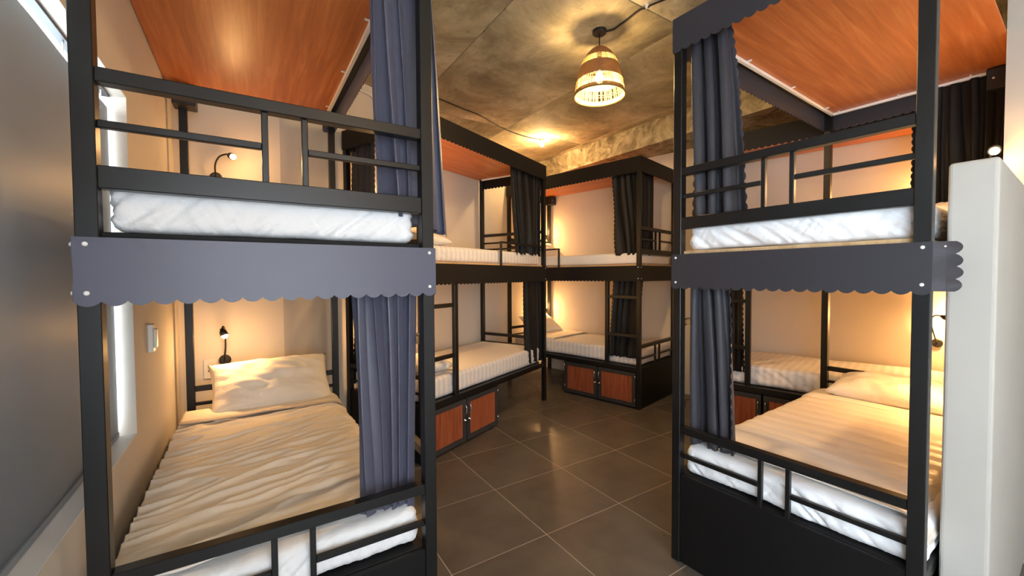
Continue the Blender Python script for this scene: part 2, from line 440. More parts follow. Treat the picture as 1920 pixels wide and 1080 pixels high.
def make_bed(bed, label, cat='bunk bed', fabric=None, tracks=('side',), flap=None, head_valance=True, jbox='head', deck=None):
    root = empty('bunk_bed', bed.mw)
    tag(root, label, cat, 'black steel bunk beds')
    mt = M['metal']; B = lambda n, *a, mat=mt, par=root: bed.bx(n, mat, par, *a)
    P_ = 0.045
    for l in (0, L - P_):
        for w in (0, W - P_):
            B('post', l, l + P_, w, w + P_, 0, ZTOP - 0.001)
    # canopy
    for a in ((P_, L - P_, 0.002, 0.04), (P_, L - P_, W - 0.04, W - 0.002)):
        B('canopy_rail', *a, ZTOP - 0.042, ZTOP - 0.003)
    for a in ((0.002, 0.04, P_, W - P_), (L - 0.04, L - 0.002, P_, W - P_)):
        B('canopy_rail', *a, ZTOP - 0.042, ZTOP - 0.003)
    B('canopy_panel', 0.043, L + 0.01, 0.043, W + (0.057 if jbox == 'wall' else 0.02), 2.748, 2.757, mat=M['ply'])
    f = fabric or M['fabric']
    def val(name, z1, z0, sides):
        for sd in sides:
            mb = MB()
            if sd == 'side': scallop_panel(mb, lambda u: bed.P(u, -0.001, 0)[:2], bed.P(0, -1, 0)[:2], 0.004, -0.004, L + 0.004, z1, z0)
            if sd == 'foot': scallop_panel(mb, lambda u: bed.P(-0.001, u, 0)[:2], (-1, 0), 0.004, -0.004, W + 0.004, z1, z0)
            if sd == 'head': scallop_panel(mb, lambda u: bed.P(L + 0.001, u, 0)[:2], (1, 0), 0.004, -0.004, 0.08 if head_valance == 'short' else W + 0.004, z1, z0)
            o = mb.build(name, f, root)
            # white snap buttons holding the cloth at the posts
            for u in () if name == 'canopy_valance' else ((0.02, L - 0.02) if sd == 'side' else (0.02, W - 0.02)):
                for z in (z1 - 0.018, z0 + 0.022):
                    c = bed.P(u, -0.006, z) if sd == 'side' else (bed.P(-0.006, u, z) if sd == 'foot' else bed.P(L + 0.006, u, z))
                    ax = Vector(bed.P(0, -1, 0)) if sd == 'side' else Vector((-1 if sd == 'foot' else 1, 0, 0))
                    c = Vector(c)
                    MB().tube([c - ax * 0.002, c + ax * 0.001, c + ax * 0.003], [0.006, 0.006, 0.003], 8).build('snap_button', M['white_plastic'], o)
    val('canopy_valance', ZTOP, ZTB, ('side', 'foot') + (('head',) if head_valance else ()))
    val('deck_valance', ZV, ZVB, ('side', 'foot'))
    if flap:     # the foot valance runs on past the wall-side post and ends in a scalloped vertical hem
        mb = MB(); K = 8; n = 4; per = (ZV - ZVB) / n; fl_, fw_ = flap
        rows = []
        for i in range(n):
            for k in range(K): rows.append((ZVB + (i + k / K) * per, 1.0 + 0.30 * math.sin(PI * k / K) ** 0.7))
        rows.append((ZV, 1.0))
        for off in (0.0, 0.004):
            for z, q in rows:
                cu = 0.012 * math.sin(z * 55) * 0.5
                mb.v += [bed.P(-0.005 + off, W + 0.003, z), bed.P(-0.004 + off + fl_ * 0.5 + cu, W + 0.003 + fw_ * 0.6, z), bed.P(-0.005 + off + fl_ * q + cu * 2, W + 0.003 + fw_ * q, z)]
        k2 = 3 * len(rows)
        for i in range(len(rows) - 1):
            for c_ in (0, 1):
                q = 3 * i + c_
                mb.f += [(q, q + 1, q + 4, q + 3), (k2 + q, k2 + q + 3, k2 + q + 4, k2 + q + 1)]
            q = 3 * i
            mb.f += [(q + 2, k2 + q + 2, k2 + q + 5, q + 5), (q, q + 3, k2 + q + 3, k2 + q)]
        o = mb.build('valance_flap', f, root)
        for z in (ZV - 0.018, ZVB + 0.022):
            c = Vector(bed.P(-0.004 + fl_ * 0.5, W + 0.003 + fw_ * 0.5, z)); ax = Vector(bed.P(-fw_, fl_, 0)).normalized()
            if ax.x > 0: ax = -ax
            MB().tube([c - ax * 0.004, c + ax * 0.003, c + ax * 0.006], [0.006, 0.006, 0.003], 8).build('snap_button', M['white_plastic'], o)
    # curtain tracks under the panel
    for t in tracks:
        a = {'side': (0.05, L - 0.05, 0.046, 0.068), 'head': (L - 0.068, L - 0.046, 0.05, W - 0.05), 'foot': (0.046, 0.068, 0.05, W - 0.05)}[t]
        o = B('curtain_track', *a, 2.730, 2.7475, mat=M['white_track'])
        for k in range(3):
            if t == 'side': q = (0.62 + 0.60 * k, 0.62 + 0.60 * k + 0.010, 0.068, 0.090)
            elif t == 'head': q = (L - 0.090, L - 0.068, 0.10 + 0.34 * k, 0.110 + 0.34 * k)
            else: q = (0.068, 0.090, 0.10 + 0.34 * k, 0.110 + 0.34 * k)
            bed.bx('track_bracket', M['white_track'], o, *q, 2.7405, 2.7475, 0)
    # upper deck
    B('deck_rail', P_, L - P_, 0.002, 0.042, 1.545, 1.604); B('deck_rail', P_, L - P_, W - 0.042, W - 0.002, 1.545, 1.604)
    B('deck_rail', 0.002, 0.042, P_, W - P_, 1.545, 1.604); B('deck_rail', L - 0.042, L - 0.002, P_, W - P_, 1.545, 1.604)
    B('deck_board', 0.03, L - 0.03, 0.03, W - 0.03, 1.605, 1.622, mat=deck or M['ply_edge'])
    # foot guards of the upper bunk
    B('guard_bed_rail', 0.003, 0.043, P_, W - P_, 1.732, 1.791)
    B('guard_top_rail', 0.003, 0.043, P_, W - P_, 2.004, 2.041)
    for w in (0.418, 0.528): B('guard_post', 0.013, 0.033, w, w + 0.018, 1.791, 2.004)
    B('guard_mid_rail', 0.013, 0.033, P_, 0.418, 1.890, 1.910); B('guard_mid_rail', 0.013, 0.033, 0.546, W - P_, 1.890, 1.910)
    # foot guard of the lower bunk
    B('guard_top_rail', 0.003, 0.043, P_, W - P_, 0.680, 0.717)
    for w in (0.418, 0.528): B('guard_post', 0.013, 0.033, w, w + 0.018, 0.4645, 0.680)
    B('guard_mid_rail', 0.013, 0.033, P_, 0.418, 0.552, 0.572); B('guard_mid_rail', 0.013, 0.033, 0.546, W - P_, 0.552, 0.572)
    # head rails
    for z, t in ((0.728, 0.036), (0.632, 0.02), (2.004, 0.036), (1.912, 0.02), (1.832, 0.02)):
        B('head_rail', L - 0.036, L - 0.008, P_, W - P_, z, z + t)
    # upper side guard near the head
    B('guard_side_rail', 1.125, L - P_, 0.012, 0.032, 1.832, 1.850); B('guard_side_post', 1.125, 1.145, 0.012, 0.032, 1.604, 1.832)
    # ladder
    B('ladder_stile', 0.40, 0.445, 0.004, 0.04, 0.4665, 1.545)
    for z in (0.80, 1.235): B('ladder_rung', P_, 0.40, 0.008, 0.036, z, z + 0.034)
    # lower deck, base panel and locker
    B('base_rail', P_, L - P_, 0.002, 0.042, 0.412, 0.4665); B('base_rail', P_, L - P_, W - 0.042, W - 0.002, 0.412, 0.4665)
    B('base_rail', L - 0.042, L - 0.002, P_, W - P_, 0.412, 0.4665)
    B('base_board', 0.03, L - 0.03, 0.03, W - 0.03, 0.448, 0.4655, mat=M['black_board'])
    B('foot_panel', 0.006, 0.026, P_, W - P_, 0.004, 0.4645, mat=M['black_board'])
    mb = MB()
    bed.box(mb, 1.035, 1.05, 0.03, W - 0.05, 0.01, 0.445); bed.box(mb, 0.05, 1.035, W - 0.065, W - 0.05, 0.01, 0.445); bed.box(mb, 0.05, 1.035, 0.03, W - 0.065, 0.01, 0.024)
    mb.build('locker_case', M['black_board'], root)
    for (a, b, hs) in ((0.056, 0.536, 1), (0.556, 1.036, 0)):
        dr = bed.bx('locker_door', M['door_frame'], root, a, b, 0.012, 0.03, 0.022, 0.404, 0.002)
        fr = 0.042
        bed.bx('wood_panel', M['door_wood'], dr, a + fr, b - fr, 0.008, 0.0125, 0.022 + fr, 0.404 - fr, 0.001)
        mb = MB()
        for (x0_, x1_, z0_, z1_) in ((a, b, 0.022, 0.022 + fr), (a, b, 0.404 - fr, 0.404), (a, a + fr, 0.022 + fr, 0.404 - fr), (b - fr, b, 0.022 + fr, 0.404 - fr)):
            bed.box(mb, x0_, x1_, 0.0035, 0.012, z0_, z1_)
        mb.build('door_border', M['door_frame'], dr)
        hx = (b - 0.02) if hs else (a + 0.02)
        mb = MB().tube(spline([bed.P(hx, 0.003, 0.270), bed.P(hx, -0.018, 0.278), bed.P(hx, -0.022, 0.310), bed.P(hx, -0.018, 0.342), bed.P(hx, 0.003, 0.350)], 14), 0.0045, 8)
        mb.build('handle', M['chrome'], dr, True)
        c = Vector(bed.P(hx, 0.003, 0.215)); ax = Vector(bed.P(0, -1, 0))
        MB().tube([c, c + ax * 0.004, c + ax * 0.006, c + ax * 0.022], [0.011, 0.011, 0.006, 0.006], 10).build('lock', M['chrome'], dr, True)
        hg = (a + 0.004) if hs else (b - 0.004)
        for z in (0.075, 0.335):
            MB().tube([bed.P(hg, 0.001, z), bed.P(hg, 0.001, z + 0.04)], 0.005, 8).build('hinge', M['chrome'], dr, True)
    # junction box at the head on the wall side
    jl = (0.03, 0.16) if jbox == 'foot' else (L - 0.13, L - 0.0)
    j = bed.bx('junction_box', M['black_plastic'], root, *jl, W - 0.10, W + 0.025, 2.615, 2.742, 0.004)
    e = jl[1] if jbox == 'foot' else jl[0]
    c = Vector(bed.P(e, W - 0.07, 2.68)); ax = Vector((1 if jbox == 'foot' else -1, 0, 0))
    MB().tube([c, c + ax * 0.004], 0.006, 8).build('box_screw', M['white_plastic'], j)
    return root

bedA = Bed(A_O, A_2, A_1)
bedB = Bed(B_O, B_2, B_1)
bedC = Bed(C_O, C_1, C_2)
bedD = Bed(D_O, D_1, D_2)
bedE = Bed(E_O + L * E_1, -E_1, E_2)
make_bed(bedA, 'black steel bunk bed beside the window blind, with slate blue foot valance', fabric=M['fabric'], tracks=('side',), flap=(0.07, 0.018), head_valance='short', deck=M['black_board'], jbox='wall')
make_bed(bedB, 'black steel bunk bed beside the white divider wall, with shade-darkened slate foot valance', fabric=M['fabric_shaded'], tracks=('side', 'head'), flap=(0.045, 0.048))
make_bed(bedC, 'black steel bunk bed crosswise behind the bed at the white divider wall', fabric=M['fabric_deep_shade'])
make_bed(bedD, 'rear right black steel bunk bed with closed black foot box and two lockers', fabric=M['fabric_deep_shade'], tracks=('side', 'foot'))
make_bed(bedE, 'black steel bunk bed along the rear left wall, ladder and lockers facing the aisle', fabric=M['fabric_deep_shade'], tracks=('side', 'foot', 'head'), jbox='foot')

# ------------------------------------------------------------------ curtains
def path_at(pts, s):
    pts = [Vector(p) for p in pts]
    ln = [(pts[i + 1] - pts[i]).length for i in range(len(pts) - 1)]; t = s * sum(ln)
    for i, q in enumerate(ln):
        if t <= q or i == len(ln) - 1:
            return pts[i].lerp(pts[i + 1], t / q if q else 0), (pts[i + 1] - pts[i]).normalized()
        t -= q
def curtain(bed, label, top, bot, zt, zb, folds, amp, mat, seed=0, bow=0.0, hem=True, gather=None, zb2=None, vhem=True, flare=0.45, group='blackout bed curtains'):
    """top/bot: polylines of (l, w) in the bed frame"""
    NS, NZ = folds * 22, 84
    v = []; rnd = random.Random(seed)
    ph = [rnd.uniform(-0.7, 0.7) for _ in range(6)]
    for j in range(NZ + 1):
        t = j / NZ
        for i in range(NS + 1):
            s = i / NS
            e = t ** 0.8
            if gather:                                   # pinched by tie at height gather
                e = t
            p0, d0 = path_at(top, s); p1, d1 = path_at(bot, s)
            p = p0.lerp(p1, e); d = d0.lerp(d1, e)
            if d.length < 1e-6: d = d0
            d.normalize(); n = Vector((-d.y, d.x))
            ss = s + 0.05 * math.sin(2 * PI * (1.3 * s + ph[0])) * (0.6 + 0.6 * t) + 0.03 * math.sin(5 * s + 3 * t + ph[1])
            wv = math.sin(2 * PI * folds * ss + ph[2]) * 0.85 + 0.35 * math.sin(2 * PI * folds * 0.53 * ss + ph[3] + 1.2 * t) + 0.10 * math.sin(2 * PI * folds * 1.7 * ss + ph[4] - 1.5 * t) * (1 - t)
            a = amp * (0.75 + flare * t) * wv
            lat = amp * 0.30 * math.cos(2 * PI * folds * ss * 2 + ph[5])
            q = p + n * a + d * lat
            if bow: q = q + d * bow * math.sin(PI * t) * (s - 0.5) * 2
            zbb = zb if zb2 is None else zb + (zb2 - zb) * s
            z = zt + (zbb - zt) * t
            if hem and j == NZ: z -= 0.010 * abs(math.sin(PI * s * folds * 2.6))
            if hem and vhem and i in (0, NS):                     # scalloped vertical hems
                k = abs(math.sin(PI * z / 0.05)) ** 0.7
                q = q + d * ((-1 if i == 0 else 1) * 0.012 * k)
            z += 0.004 * noise.noise(Vector((s * 6, t * 3, seed)))
            v.append(bed.P(q.x, q.y, z))
    f = []
    for j in range(NZ):
        for i in range(NS):
            a = j * (NS + 1) + i
            f.append((a, a + 1, a + NS + 2, a + NS + 1))
    o = mesh_obj('curtain', v, f, mat, None, True, False)
    m = o.modifiers.new('thick', 'SOLIDIFY'); m.thickness = 0.002; m.offset = 0
    o.matrix_world = bed.mw
    tag(o, label, 'curtain', group)
    return o
FB, FC, FD = M['fabric'], M['fabric_shaded'], M['fabric_deep_shade']
# first bed (paths are (l, w))
curtain(bedA, 'slate blue curtain gathered at the upper bunk beside the window blind', [(0.085, 0.20), (0.10, 0.08), (0.13, -0.035)], [(0.07, 0.19), (0.10, 0.06), (0.15, -0.115)], 2.728, 1.745, 4, 0.034, FB, 3, zb2=1.675, vhem=False)
curtain(bedA, 'slate blue curtain gathered at the lower bunk beside the window blind', [(0.11, 0.27), (0.10, 0.15), (0.085, 0.05)], [(0.12, 0.245), (0.115, 0.14), (0.10, 0.045)], 1.545, 0.59, 5, 0.026, FB, 5, zb2=0.575, hem=False, flare=-0.15)
# right bed
curtain(bedB, 'shade-darkened slate curtain gathered at the upper bunk beside the white divider wall', [(0.09, 0.05), (0.10, 0.22)], [(0.09, 0.06), (0.12, 0.285)], 2.728, 1.78, 3, 0.034, FC, 8)
curtain(bedB, 'shade-darkened slate curtain hanging into the lower bunk beside the white divider wall', [(0.10, 0.055), (0.11, 0.20)], [(0.10, 0.055), (0.13, 0.265)], 1.545, 0.62, 3, 0.030, FC, 9)
curtain(bedB, 'shade-darkened slate curtain hanging from the head track of the bunk beside the divider wall', [(L - 0.06, 0.63), (L - 0.06, 0.915)], [(L - 0.06, 0.64), (L - 0.06, 0.915)], 2.728, 1.775, 4, 0.022, FD, 10)
# bed crosswise behind the right bed
curtain(bedC, 'shade-darkened slate curtain at the lower bunk of the crosswise bed, behind its ladder', [(0.07, 0.065), (0.34, 0.065)], [(0.07, 0.065), (0.375, 0.065)], 1.545, 0.585, 4, 0.018, FD, 11)
curtain(bedC, 'shade-darkened slate curtain at the foot end of the crosswise bed, upper bunk', [(0.03, 0.07), (0.27, 0.07)], [(0.03, 0.07), (0.345, 0.07)], 2.728, 1.75, 4, 0.02, FD, 12)
curtain(bedC, 'shade-darkened slate curtain with scalloped hem at the head end of the crosswise bed, upper bunk', [(1.49, 0.07), (1.98, 0.07)], [(1.49, 0.07), (1.98, 0.07)], 2.728, 1.75, 5, 0.022, FD, 13)
# bed at the rear right wall
curtain(bedD, 'shade-darkened slate curtain at the upper bunk above the closed foot box', [(0.37, 0.07), (0.09, 0.07), (0.075, 0.47)], [(0.325, 0.07), (0.09, 0.07), (0.075, 0.50)], 2.728, 1.735, 9, 0.022, FD, 14)
curtain(bedD, 'shade-darkened slate curtain at the lower bunk above the closed foot box, behind the ladder', [(0.35, 0.068), (0.09, 0.068), (0.075, 0.26)], [(0.42, 0.066), (0.12, 0.066), (0.075, 0.12)], 1.545, 0.56, 5, 0.02, FD, 15)
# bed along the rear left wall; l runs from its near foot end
curtain(bedE, 'shade-darkened slate curtain at the upper bunk of the rear left bed, at its far end', [(L - 0.68, 0.07), (L - 0.03, 0.07)], [(L - 0.56, 0.07), (L - 0.03, 0.07)], 2.728, 1.74, 5, 0.024, FD, 16)
curtain(bedE, 'shade-darkened slate curtain at the lower bunk of the rear left bed, at its far end', [(L - 0.40, 0.06), (L + 0.0, 0.06)], [(L - 0.37, 0.05), (L + 0.04, 0.05)], 1.545, 0.50, 4, 0.024, FD, 17)
curtain(bedE, 'dark curtain hanging from the foot track of the rear left bed, upper bunk', [(0.06, 0.60), (0.06, 0.91)], [(0.06, 0.60), (0.06, 0.935)], 2.728, 1.76, 4, 0.016, FC, 18)  # lighter copy of the cloth stands in for lamplight falling here
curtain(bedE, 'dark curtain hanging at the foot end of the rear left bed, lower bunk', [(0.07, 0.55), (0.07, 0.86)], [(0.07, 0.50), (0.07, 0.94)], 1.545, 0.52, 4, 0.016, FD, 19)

# ------------------------------------------------------------------ bedding
def soft_box(name, bed, l0, l1, w0, w1, z0, z1, mat, r=0.035, cuts=(60, 30, 7), wr=0.006, seed=0, label='', cat='mattress', group=None):
    v = []; f = []; idx = {}
    hx, hy, hz = (l1 - l0) / 2, (w1 - w0) / 2, (z1 - z0) / 2
    cx, cy, cz = (l0 + l1) / 2, (w0 + w1) / 2, (z0 + z1) / 2
    r = min(r, hz * 0.98)
    nx, ny, nz = cuts
    def key(i, j, k):
        q = (i, j, k)
        if q in idx: return idx[q]
        p = Vector(((2 * i / nx - 1) * hx, (2 * j / ny - 1) * hy, (2 * k / nz - 1) * hz))
        c = Vector((max(-hx + r, min(hx - r, p.x)), max(-hy + r, min(hy - r, p.y)), max(-hz + r, min(hz - r, p.z))))
        n = p - c
        if n.length < 1e-6:
            n = Vector((0, 0, 1 if k == nz else -1))
        else: n.normalize()
        pp = c + n * r if (p - c).length > 1e-6 else p
        X, Y, Z = pp.x + cx, pp.y + cy, pp.z + cz
        side = 1 - abs(n.z)
        # gathers of the fitted sheet: slanted creases on the sides, low ripples on the top
        ta = X + Y + 0.05 * noise.noise(Vector((X * 3, Y * 3, seed)))
        g = noise.noise(Vector((ta * 24 + Z * 30 + seed, Z * 4, seed)))
        g3 = noise.noise(Vector((ta * 62 - Z * 40 + seed * 2, Z * 6, 5.0)))
        g2 = noise.noise(Vector((X * 4 + seed, Y * 7, Z * 3)))
        low = max(0.0, min(1.0, 1.1 - (Z - z0) / (z1 - z0)))
        dsp = wr * (side * (1.5 * (0.35 - abs(g) * 1.6) * (0.45 + 0.75 * low) + 0.9 * (0.3 - abs(g3)) * low) + 0.6 * g2)
        pp = pp + n * dsp
        idx[q] = len(v); v.append(bed.P(pp.x + cx, pp.y + cy, pp.z + cz)); return idx[q]
    for k in (0, nz):
        for i in range(nx):
            for j in range(ny): f.append((key(i, j, k), key(i + 1, j, k), key(i + 1, j + 1, k), key(i, j + 1, k)))
    for j in (0, ny):
        for i in range(nx):
            for k in range(nz): f.append((key(i, j, k), key(i + 1, j, k), key(i + 1, j, k + 1), key(i, j, k + 1)))
    for i in (0, nx):
        for j in range(ny):
            for k in range(nz): f.append((key(i, j, k), key(i, j + 1, k), key(i, j + 1, k + 1), key(i, j, k + 1)))
    o = mesh_obj(name, v, f, mat, None, True, True)
    o.matrix_world = bed.mw
    tag(o, label, cat, group)
    return o
UZ, LZ = 1.6235, 0.467
GM = 'mattresses of the bunk beds'
soft_box('mattress', bedA, 0.055, L - 0.05, 0.055, W - 0.05, UZ, 1.765, M['sheet'], cuts=(80, 130, 16), wr=0.013, seed=1, label='white mattress on the upper bunk beside the window blind', group=GM)
soft_box('mattress', bedA, 0.055, L - 0.05, 0.05, W - 0.02, LZ, 0.605, M['sheet'], cuts=(80, 130, 16), wr=0.011, seed=2, label='white mattress on the lower bunk beside the window blind', group=GM)
soft_box('mattress', bedB, 0.055, L - 0.05, 0.06, W - 0.03, UZ, 1.765, M['sheet'], cuts=(80, 130, 16), wr=0.014, seed=3, label='white mattress on the upper bunk beside the divider wall', group=GM)
soft_box('mattress', bedB, 0.055, L - 0.05, 0.05, W - 0.01, LZ, 0.61, M['sheet'], cuts=(80, 130, 16), wr=0.013, seed=4, label='white mattress on the lower bunk beside the divider wall', group=GM)
soft_box('mattress', bedC, 0.06, L - 0.05, 0.09, W - 0.03, LZ, 0.65, M['sheet_stripe'], cuts=(130, 70, 12), wr=0.020, seed=5, label='mattress with rumpled sheet on the lower bunk of the crosswise bed', group=GM)
soft_box('mattress', bedC, 0.06, L - 0.05, 0.06, W - 0.03, UZ, 1.76, M['sheet'], cuts=(40, 20, 6), seed=6, label='mattress on the upper bunk of the crosswise bed', group=GM)
soft_box('mattress', bedD, 0.06, L - 0.05, 0.09, W - 0.03, LZ, 0.645, M['sheet_stripe'], cuts=(110, 50, 10), wr=0.008, seed=7, label='striped white mattress on the lower bunk above the closed foot box', group=GM)
soft_box('mattress', bedD, 0.06, L - 0.05, 0.06, W - 0.03, UZ, 1.755, M['sheet'], cuts=(70, 30, 8), wr=0.008, seed=8, label='mattress on the upper bunk above the closed foot box', group=GM)
soft_box('mattress', bedE, 0.06, L - 0.05, 0.05, W - 0.03, LZ, 0.65, M['sheet_stripe'], cuts=(110, 50, 10), wr=0.007, seed=9, label='striped white mattress on the lower bunk of the rear left bed', group=GM)
soft_box('mattress', bedE, 0.06, L - 0.05, 0.06, W - 0.03, UZ, 1.76, M['sheet_stripe'], cuts=(90, 30, 8), wr=0.006, seed=10, label='striped white mattress on the upper bunk of the rear left bed', group=GM)

def blanket(bed, l0, l1, w0, w1, z, mat, label, seed, wr, drop0=0.0, dropw0=0.0, dropw1=0.0, aniso=(9, 2.2, 1.2), edge=0.02, band=None, parent=None, NL=130, NW=80, skew=0.0, name='blanket', th=0.006):
    v = []; f = []
    for i in range(NL + 1):
        s = i / NL
        for j in range(NW + 1):
            t = j / NW
            w = w0 + (w1 - w0) * t
            l = l0 + (l1 - l0) * s + skew * (t - 0.5) * (1 - s) + 0.006 * math.sin(9 * t + seed)
            zz = z
            n1 = noise.noise(Vector((l * aniso[0] + w * aniso[2] * 3 + seed, w * aniso[1], seed)))
            n2 = noise.noise(Vector((l * aniso[0] * 2.3 + w * 4, w * aniso[1] * 2.6 + seed, 3.0)))
            n3 = noise.noise(Vector((l * 3 + seed, w * 3, 7.0)))
            rid = (1 - abs(n1) * 2.2) ; rid = max(rid, 0) ** 2
            zz += wr * (rid * 0.85 + 0.45 * n2 + 0.45 * n3)
            def fall(x, lim):                             # rounded drop over an edge
                return 0 if x >= lim else -((lim - x) ** 2) / lim
            if dropw0: zz += max(-dropw0, -((max(0, 0.075 - (w - w0)) / 0.075) ** 2) * dropw0)
            if dropw1: zz += max(-dropw1, -((max(0, 0.075 - (w1 - w)) / 0.075) ** 2) * dropw1)
            if drop0: zz += -((max(0, 0.05 - (l - l0)) / 0.05) ** 2) * drop0
            v.append(bed.P(l, w, zz))
    for i in range(NL):
        for j in range(NW):
            a = i * (NW + 1) + j
            f.append((a, a + 1, a + NW + 2, a + NW + 1))
    o = mesh_obj(name, v, f, mat, parent, True, True)
    if o.data.polygons[0].normal.z < 0: o.data.flip_normals()
    m = o.modifiers.new('thick', 'SOLIDIFY'); m.thickness = th; m.offset = -1
    if parent is None:
        o.matrix_world = bed.mw; tag(o, label, 'blanket')
    return o
bA = blanket(bedA, 0.115, 1.80, 0.04, W - 0.0, 0.625, M['blanket'], 'wrinkled cream blanket on the lower bunk beside the window blind', 3.3, 0.020, dropw0=0.05, skew=-0.05, NL=280, NW=130, aniso=(14, 2.8, 1.5))
blanket(bedA, 1.60, 1.83, 0.05, W - 0.01, 0.650, M['blanket'], '', 5.1, 0.007, dropw0=0.04, parent=bA, NL=30, NW=60, name='turned_down_edge', aniso=(5, 1.5, 0.3), drop0=0.012)
blanket(bedA, 1.560, 1.602, 0.047, W - 0.01, 0.649, M['blanket_band'], '', 5.1, 0.005, dropw0=0.04, parent=bA, NL=8, NW=60, name='edge_band', aniso=(5, 1.5, 0.3))
bB = blanket(bedB, 0.125, 1.74, 0.045, W + 0.0, 0.630, M['blanket_stripe'], 'cream blanket spread flat on the lower bunk beside the divider wall', 8.2, 0.006, dropw0=0.035, dropw1=0.09, skew=-0.08, aniso=(7, 0.9, 0.25), NL=160)
blanket(bedB, 1.50, 1.76, 0.05, W - 0.0, 0.643, M['blanket_stripe'], '', 4.4, 0.005, dropw0=0.03, dropw1=0.08, parent=bB, NL=40, NW=60, name='turned_down_edge', aniso=(12, 0.8, 0.2), drop0=0.01)
blanket(bedD, 1.30, 1.72, 0.10, W - 0.05, 0.662, M['pillow'], 'small folded sheet at the pillow end above the two dark wood lockers', 2.0, 0.008, dropw0=0.02, NL=40, NW=50)

def pillow(mw, sx, sy, sz, label, seed, group=None, mat=None):
    v = []; f = []; NX, NY = 34, 26
    for side in (1, -1):
        for i in range(NX + 1):
            for j in range(NY + 1):
                u, w = 2 * i / NX - 1, 2 * j / NY - 1
                e = max(0.0, (1 - abs(u) ** 3.2)) * max(0.0, (1 - abs(w) ** 3.2))
                px = 1 - 0.07 * (1 - w * w) * abs(u) ** 2; py = 1 - 0.10 * (1 - u * u) * abs(w) ** 2
                h = sz / 2 * e ** 0.62
                n = noise.noise(Vector((u * 2.2 + seed, w * 2.2, side * 1.7))) * 0.14 + noise.noise(Vector((u * 5 + w * 3, w * 5 + seed, side))) * 0.10
                v.append((u * sx / 2 * px, w * sy / 2 * py, side * h * (1 + n * 1.6) + 0.02 * sz * math.sin(u * 3 + seed)))
    o_ = (NX + 1) * (NY + 1)
    for side in (0, 1):
        for i in range(NX):
            for j in range(NY):
                a = side * o_ + i * (NY + 1) + j
                q = (a, a + 1, a + NY + 2, a + NY + 1)
                f.append(q if side else q[::-1])
    ob = mesh_obj('pillow', v, f, mat or M['pillow'], None, True, False)
    bm = bmesh.new(); bm.from_mesh(ob.data); bmesh.ops.remove_doubles(bm, verts=bm.verts, dist=0.0005)
    bmesh.ops.recalc_face_normals(bm, faces=bm.faces[:]); bm.to_mesh(ob.data); bm.free()
    for p in ob.data.polygons: p.use_smooth = True
    ob.matrix_world = mw
    return tag(ob, label, 'pillow', group)
GP = 'pillows on the bunks'
def bed_pillow(bed, l, w, z, tilt, sx, sy, sz, label, seed, yaw=0):
    # sx runs across the bed (w), sy along it; tilt raises the head-side edge
    mw = bed.mw @ Matrix.Translation(bed.P(l, w, z)) @ Matrix.Rotation(R(yaw), 4, 'Z') @ Matrix.Rotation(R(-tilt), 4, 'Y') @ Matrix.Rotation(R(-90), 4, 'Z')
    return pillow(mw, sx, sy, sz, label, seed, GP)
bed_pillow(bedA, 1.87, 0.455, 0.745, 43, 0.75, 0.46, 0.24, 'ivory pillow leaning on the head rails under the lit wall lamp', 1.0, 3)
bed_pillow(bedB, 1.765, 0.51, 0.705, 9, 0.70, 0.41, 0.18, 'ivory pillow on the lower bunk beside the divider wall', 2.0)
bed_pillow(bedB, 1.72, 0.70, 1.835, 14, 0.46, 0.40, 0.17, 'tan-lit pillow on the upper bunk beside the divider wall', 3.0)
bed_pillow(bedD, 1.86, 0.52, 0.78, 35, 0.66, 0.40, 0.15, 'ivory pillow at the head of the lower bunk above the two dark wood lockers', 4.0)
bed_pillow(bedD, 1.84, 0.56, 1.88, 32, 0.66, 0.40, 0.15, 'ivory pillow at the head of the upper bunk of the rear right bed', 5.0)
bed_pillow(bedE, 0.33, 0.47, 0.715, -6, 0.74, 0.42, 0.15, 'pillow at the ladder end of the rear left bed, lower bunk', 6.0)
bed_pillow(bedE, 0.30, 0.47, 1.825, -6, 0.74, 0.42, 0.14, 'pillow at the near end of the rear left bed, upper bunk', 7.0)

